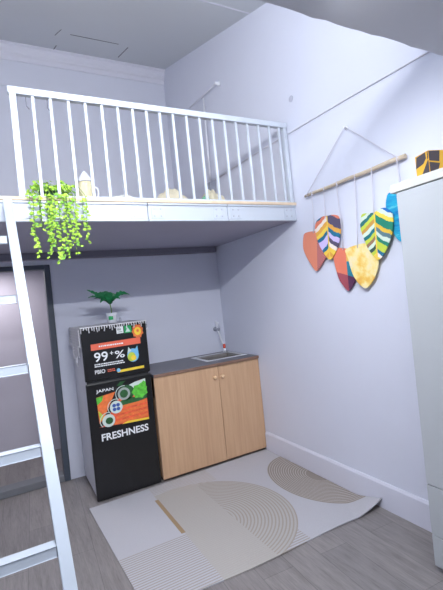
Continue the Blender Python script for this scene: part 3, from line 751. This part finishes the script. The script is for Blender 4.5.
# ------------------------------------------------------------------ cable, pole and marks on the right wall
bm = BM(); cp = [(1.06, 2.40), (1.205, 2.428), (1.7, 2.452), (2.29, 2.473), (2.8, 2.485), (3.2, 2.488), (3.46, 2.490)]
tube(bm, [(-.0055, y, z) for y, z in cp], .0045, 8)
tag(obj('wall_cable', bm, 'cable', origin=(-.008, 1.06, 2.40)), 'grey cable running along the right wall past the end of the railing', 'cable')
pl = thing('wall_pole', 'thin white upright pole with a slanted arm on the wall above the loft', 'pole', (-.05, 3.50, 2.40))
bm = BM(); tube(bm, [(-.035, 3.50, 2.47), (-.035, 3.485, 2.9), (-.035, 3.47, 3.285)], .009, 8); obj('upright', bm, 'plastic', pl)
bm = BM(); tube(bm, [(-.035, 3.80, 3.338), (-.035, 3.47, 3.312), (-.035, 3.22, 3.292)], .005, 8); obj('arm', bm, 'cable', pl, 'grey slanted arm')
bm = BM(); lathe(bm, (-.002, 3.20, 3.291), [(.022, 0), (.022, -.010), (.014, -.014), (.014, -.045), (.008, -.05)], 14, axis='x'); obj('end_cap', bm, 'plastic', pl)
bm = BM(); box(bm, -.058, -.002, 3.465, 3.535, 2.385, 2.475, .006); obj('base_box', bm, 'grey_plastic', pl)
bm = BM(); lathe(bm, (0, 2.241, 2.694), [(.022, -.0005), (.022, -.003), (.018, -.004)], 18, axis='x')
tag(obj('wall_patch', bm, 'patch', origin=(0, 2.241, 2.694)), 'small round grey patch high on the right wall above the railing', 'patch')

# ------------------------------------------------------------------ things on the loft
ZD = 1.976
def leaflet(bm, p, d, n, s, mi):
    d = Vector(d).normalized(); n = Vector(n).normalized(); w = d.cross(n).normalized(); p = Vector(p)
    pts = [p, p+d*s*.35+w*s*.36+n*s*.05, p+d*s*.75+w*s*.30, p+d*s*1.05-n*s*.12, p+d*s*.75-w*s*.30, p+d*s*.35-w*s*.36+n*s*.05]
    v = [bm.verts.new(q) for q in pts]; m = bm.verts.new(p+d*s*.55+n*s*.12)
    for k in range(6):
        f = bm.faces.new((v[k], v[(k+1) % 6], m)); f.material_index = mi
tv = thing('trailing_plant', 'bright lime green trailing plant in a pot spilling over the loft edge', 'plant', (-1.615, 2.455, ZD))
c = Vector((-1.615, 2.455, ZD))
bm = BM(); lathe(bm, c, [(.045, 0), (.05, .004), (.062, .075), (.066, .08), (.058, .08), (.055, .065)], 22); obj('pot', bm, 'darkpot', tv)
bm = BM(); lathe(bm, c+Vector((0, 0, .06)), [(.054, 0), (.054, .005)], 16); obj('soil', bm, 'soil', tv)
rnd = random.Random(11)
fol, stm = BM(), BM()
for i in range(230):                                   # the bushy crown
    a = rnd.uniform(0, 2*PI); el = rnd.uniform(-.15, 1.2); r = rnd.uniform(.03, .105)
    p = c+Vector((r*1.15*math.cos(a)*math.cos(el), r*.8*math.sin(a)*math.cos(el), .07+r*.62*math.sin(el)))
    leaflet(fol, p, (math.cos(a), math.sin(a)-.3, rnd.uniform(-.5, .6)), (rnd.uniform(-.5, .5), -1, rnd.uniform(0, 1)), rnd.uniform(.014, .026), rnd.choice((0, 0, 1)))
strands = [(-1.737, 1.705, .6), (-1.722, 1.665, .8), (-1.700, 1.79, .8), (-1.672, 1.735, 1), (-1.655, 1.655, 1), (-1.637, 1.68, 1), (-1.620, 1.622, 1), (-1.604, 1.65, .9),
           (-1.575, 1.700, 1), (-1.562, 1.655, 1.1), (-1.545, 1.665, 1.1), (-1.525, 1.70, 1), (-1.512, 1.78, .9), (-1.478, 1.80, .7), (-1.463, 1.722, .8), (-1.69, 1.86, .9), (-1.59, 1.82, 1), (-1.64, 1.80, 1)]
for x, zb, dens in strands:
    yo = rnd.uniform(2.268, 2.288)
    x = x if min(abs(x-b) for b in BX) > .014 else x+.016
    pts = [c+Vector(((x-c.x)*.3, -.03, .085)), Vector((c.x+(x-c.x)*.85, 2.37, ZD+.06+rnd.uniform(0, .03))), Vector((x, 2.325, ZD+.035)), Vector((x, yo+.006, ZD+.010)), Vector((x+rnd.uniform(-.006, .006), yo, 1.93))]
    n = max(3, int((1.93-zb)/.05)); xx = x
    for k in range(1, n+1):
        xx += rnd.uniform(-.009, .009)
        pts.append(Vector((xx, yo+rnd.uniform(-.008, .004), 1.93+(zb-1.93)*k/n)))
    tube(stm, pts, .0016, 5)
    for a, b in zip(pts, pts[1:]):
        m = max(1, int((b-a).length/.0100*dens))
        for k in range(m):
            p = a+(b-a)*((k+rnd.random())/m)
            if 2.288 < p.y < 2.365: continue          # bare stem where it slips between the balusters
            ang = rnd.uniform(PI*1.0, PI*2.0)
            leaflet(fol, p, (math.cos(ang), .5*math.sin(ang), rnd.uniform(-.9, .25)), (rnd.uniform(-.6, .6), -1, rnd.uniform(-.2, .9)), rnd.uniform(.013, .025), rnd.choice((0, 0, 0, 1)))
obj('foliage', fol, ['vine', 'vine2'], tv, normals=False); obj('vine_stem', stm, 'stem', tv)

jr = thing('lidded_jar', 'cream jar with a pointed lid standing beside the trailing plant', 'jar', (-1.418, 2.47, ZD))
c = Vector((-1.418, 2.47, ZD))
bm = BM(); lathe(bm, c, [(.036, 0), (.044, .006), (.047, .05), (.046, .10), (.040, .125), (.037, .135), (.030, .135)], 24); obj('jar_body', bm, 'cream', jr)
bm = BM(); lathe(bm, c+Vector((0, 0, .136)), [(.042, 0), (.043, .008), (.030, .032), (.014, .055), (.006, .066)], 24); obj('lid', bm, 'mould', jr, 'white pointed lid')
bm = BM(); tube(bm, [c+Vector((.045, 0, .115)), c+Vector((.068, -.004, .10)), c+Vector((.072, -.005, .07)), c+Vector((.062, -.003, .045)), c+Vector((.044, 0, .04))], .006, 8); obj('handle', bm, 'mould', jr)

def heap(name, cx, cy, lx, ly, h, seed, label, cat, m):
    r = random.Random(seed); bm = BM(); n, k = 28, 20; ph = [r.uniform(0, 6) for _ in range(6)]
    g = []
    for i in range(n+1):
        row = []
        for j in range(k+1):
            u, v = i/n*2-1, j/k*2-1; rr = min(1, (abs(u)**2.6+abs(v)**2.6)**(1/2.6))
            z = h*(1-rr**3.2)*(.82+.14*math.sin(u*4+ph[0])+.10*math.sin(u*9+v*5+ph[1])+.06*math.sin(v*11-u*6+ph[2]))
            row.append(bm.verts.new((cx+u*lx*(1+.05*math.sin(v*5+ph[3])), cy+v*ly*(1+.06*math.sin(u*6+ph[4])), ZD+.002+max(0, z))))
        g.append(row)
    for i in range(n):
        for j in range(k):
            f = bm.faces.new((g[i][j], g[i+1][j], g[i+1][j+1], g[i][j+1])); f.smooth = True
    rim = [g[i][0] for i in range(n)]+[g[n][j] for j in range(k)]+[g[i][k] for i in range(n, 0, -1)]+[g[0][j] for j in range(k, 0, -1)]
    bm.faces.new(rim[::-1])
    return tag(obj(name, bm, m, origin=(cx, cy, ZD)), label, cat)
heap('folded_blanket', -.85, 2.58, .150, .14, .135, 3, 'long cream blanket heaped on the loft between the jar and green cloth', 'blanket', 'blanket')
heap('bed_pillow', -.510, 2.60, .085, .12, .160, 5, 'rounded cream pillow on the loft nearest the right wall', 'pillow', 'blanket')
heap('printed_cloth', -.645, 2.46, .046, .055, .070, 8, 'green printed cloth bundled between the blanket and the pillow', 'cloth', 'greencloth')
heap('flat_cloth', -1.20, 2.42, .125, .05, .050, 9, 'thin pale cloth lying flat on the loft just right of the jar', 'cloth', 'board')

# ------------------------------------------------------------------ lamps out of the frame; panel and bathroom lamps are added fill
def area(name, loc, d, sx, sy, power, rgb, spread=PI):
    L = bpy.data.lights.new(name, 'AREA'); L.shape = 'RECTANGLE'; L.size = sx; L.size_y = sy; L.energy = power; L.color = rgb; L.spread = spread
    o = bpy.data.objects.new(name, L); COL.objects.link(o); o.location = loc
    o.rotation_euler = Vector(d).to_track_quat('-Z', 'Y').to_euler()
    return o
wl = thing('strip_lamp', 'white ceiling strip lamp fixed under the slab near its front edge', 'lamp', (-1.45, .84, 2.359))
LD = Vector((0, .94, -.34)).normalized(); LP = Vector((-1.45, .86, 2.315))
bm = BM(); box(bm, -2.0, -.9, .80, .84, 2.28, 2.3595, .003); obj('ceiling_mount', bm, 'plastic', wl)
bm = BM(); box(bm, -2.0, -.9, .838, .915, 2.350, 2.3595, .002); box(bm, -2.0, -.9, .905, .915, 2.303, 2.352, .002); obj('added_visor', bm, 'plastic', wl)  # added lip that keeps the strip light off the slab underside
bm = BM(); bar(bm, LP-LD*.016+Vector((-.54, 0, 0)), LP-LD*.016+Vector((.54, 0, 0)), .05, .02, .002, up=LD); obj('diffuser', bm, 'lit', wl)
area('strip_light', LP, LD, 1.06, .04, 41, (.93, .96, 1))
cl = thing('fill_panel', 'unseen fill panel added under the slab above the camera', 'lamp', (-1.2, .2, 2.33))  # added fill with no known source, brightens the lower room
bm = BM(); box(bm, -1.82, -.58, -.22, .62, 2.335, 2.359, .004); obj('housing', bm, 'plastic', cl)
bm = BM(); box(bm, -1.80, -.60, -.20, .60, 2.330, 2.334); obj('diffuser', bm, 'lit', cl)
area('panel_fill_light', (-1.2, .2, 2.328), (0, 0, -1), 1.2, .8, 11, (.93, .96, 1))
tl = thing('tube_lamp', 'white tube lamp lying on top of the slab out of view', 'lamp', (-1.55, .85, 2.482))
bm = BM(); box(bm, -2.15, -.95, .78, .85, 2.482, 2.70, .004); obj('housing', bm, 'plastic', tl)
bm = BM(); box(bm, -2.14, -.96, .851, .854, 2.53, 2.69); obj('diffuser', bm, 'lit', tl)
area('tube_light', (-1.55, .858, 2.61), (0, 1, .12), 1.16, .14, 49, (.93, .96, 1))

bl = thing('bathroom_fill_lamp', 'unseen round fill lamp added under the loft inside the bathroom', 'lamp', (-2.0, 4.1, 1.857))  # added only to brighten the bathroom, no such lamp is known
bm = BM(); lathe(bm, (-2.0, 4.1, 1.857), [(.09, 0), (.09, -.02), (.07, -.035)], 20); obj('housing', bm, 'plastic', bl)
area('bathroom_fill_light', (-2.0, 4.1, 1.815), (0, 0, -1), .12, .12, 6, (1, .96, .98))

# ------------------------------------------------------------------ world, camera, view
w = bpy.data.worlds.new('World'); S.world = w; w.use_nodes = True
w.node_tree.nodes['Background'].inputs['Color'].default_value = (.85, .9, 1, 1); w.node_tree.nodes['Background'].inputs['Strength'].default_value = .2
cam = bpy.data.cameras.new('camera'); co = bpy.data.objects.new('camera', cam); COL.objects.link(co)
cam.sensor_fit = 'AUTO'; cam.sensor_width = 36; cam.lens = 409/590*36; cam.clip_start = .02
Rm = Matrix(((0.878551, 0.088372, -0.469402), (-0.466562, -0.051727, -0.882974), (-0.102311, 0.994744, -0.004214)))
co.matrix_world = Matrix.Translation((-1.902, 0, 1.36)) @ Rm.to_4x4()
S.camera = co
vs = S.view_settings; vs.view_transform = 'Standard'; vs.look = 'None'; vs.exposure = .18; vs.gamma = 1; vs.use_curve_mapping = False
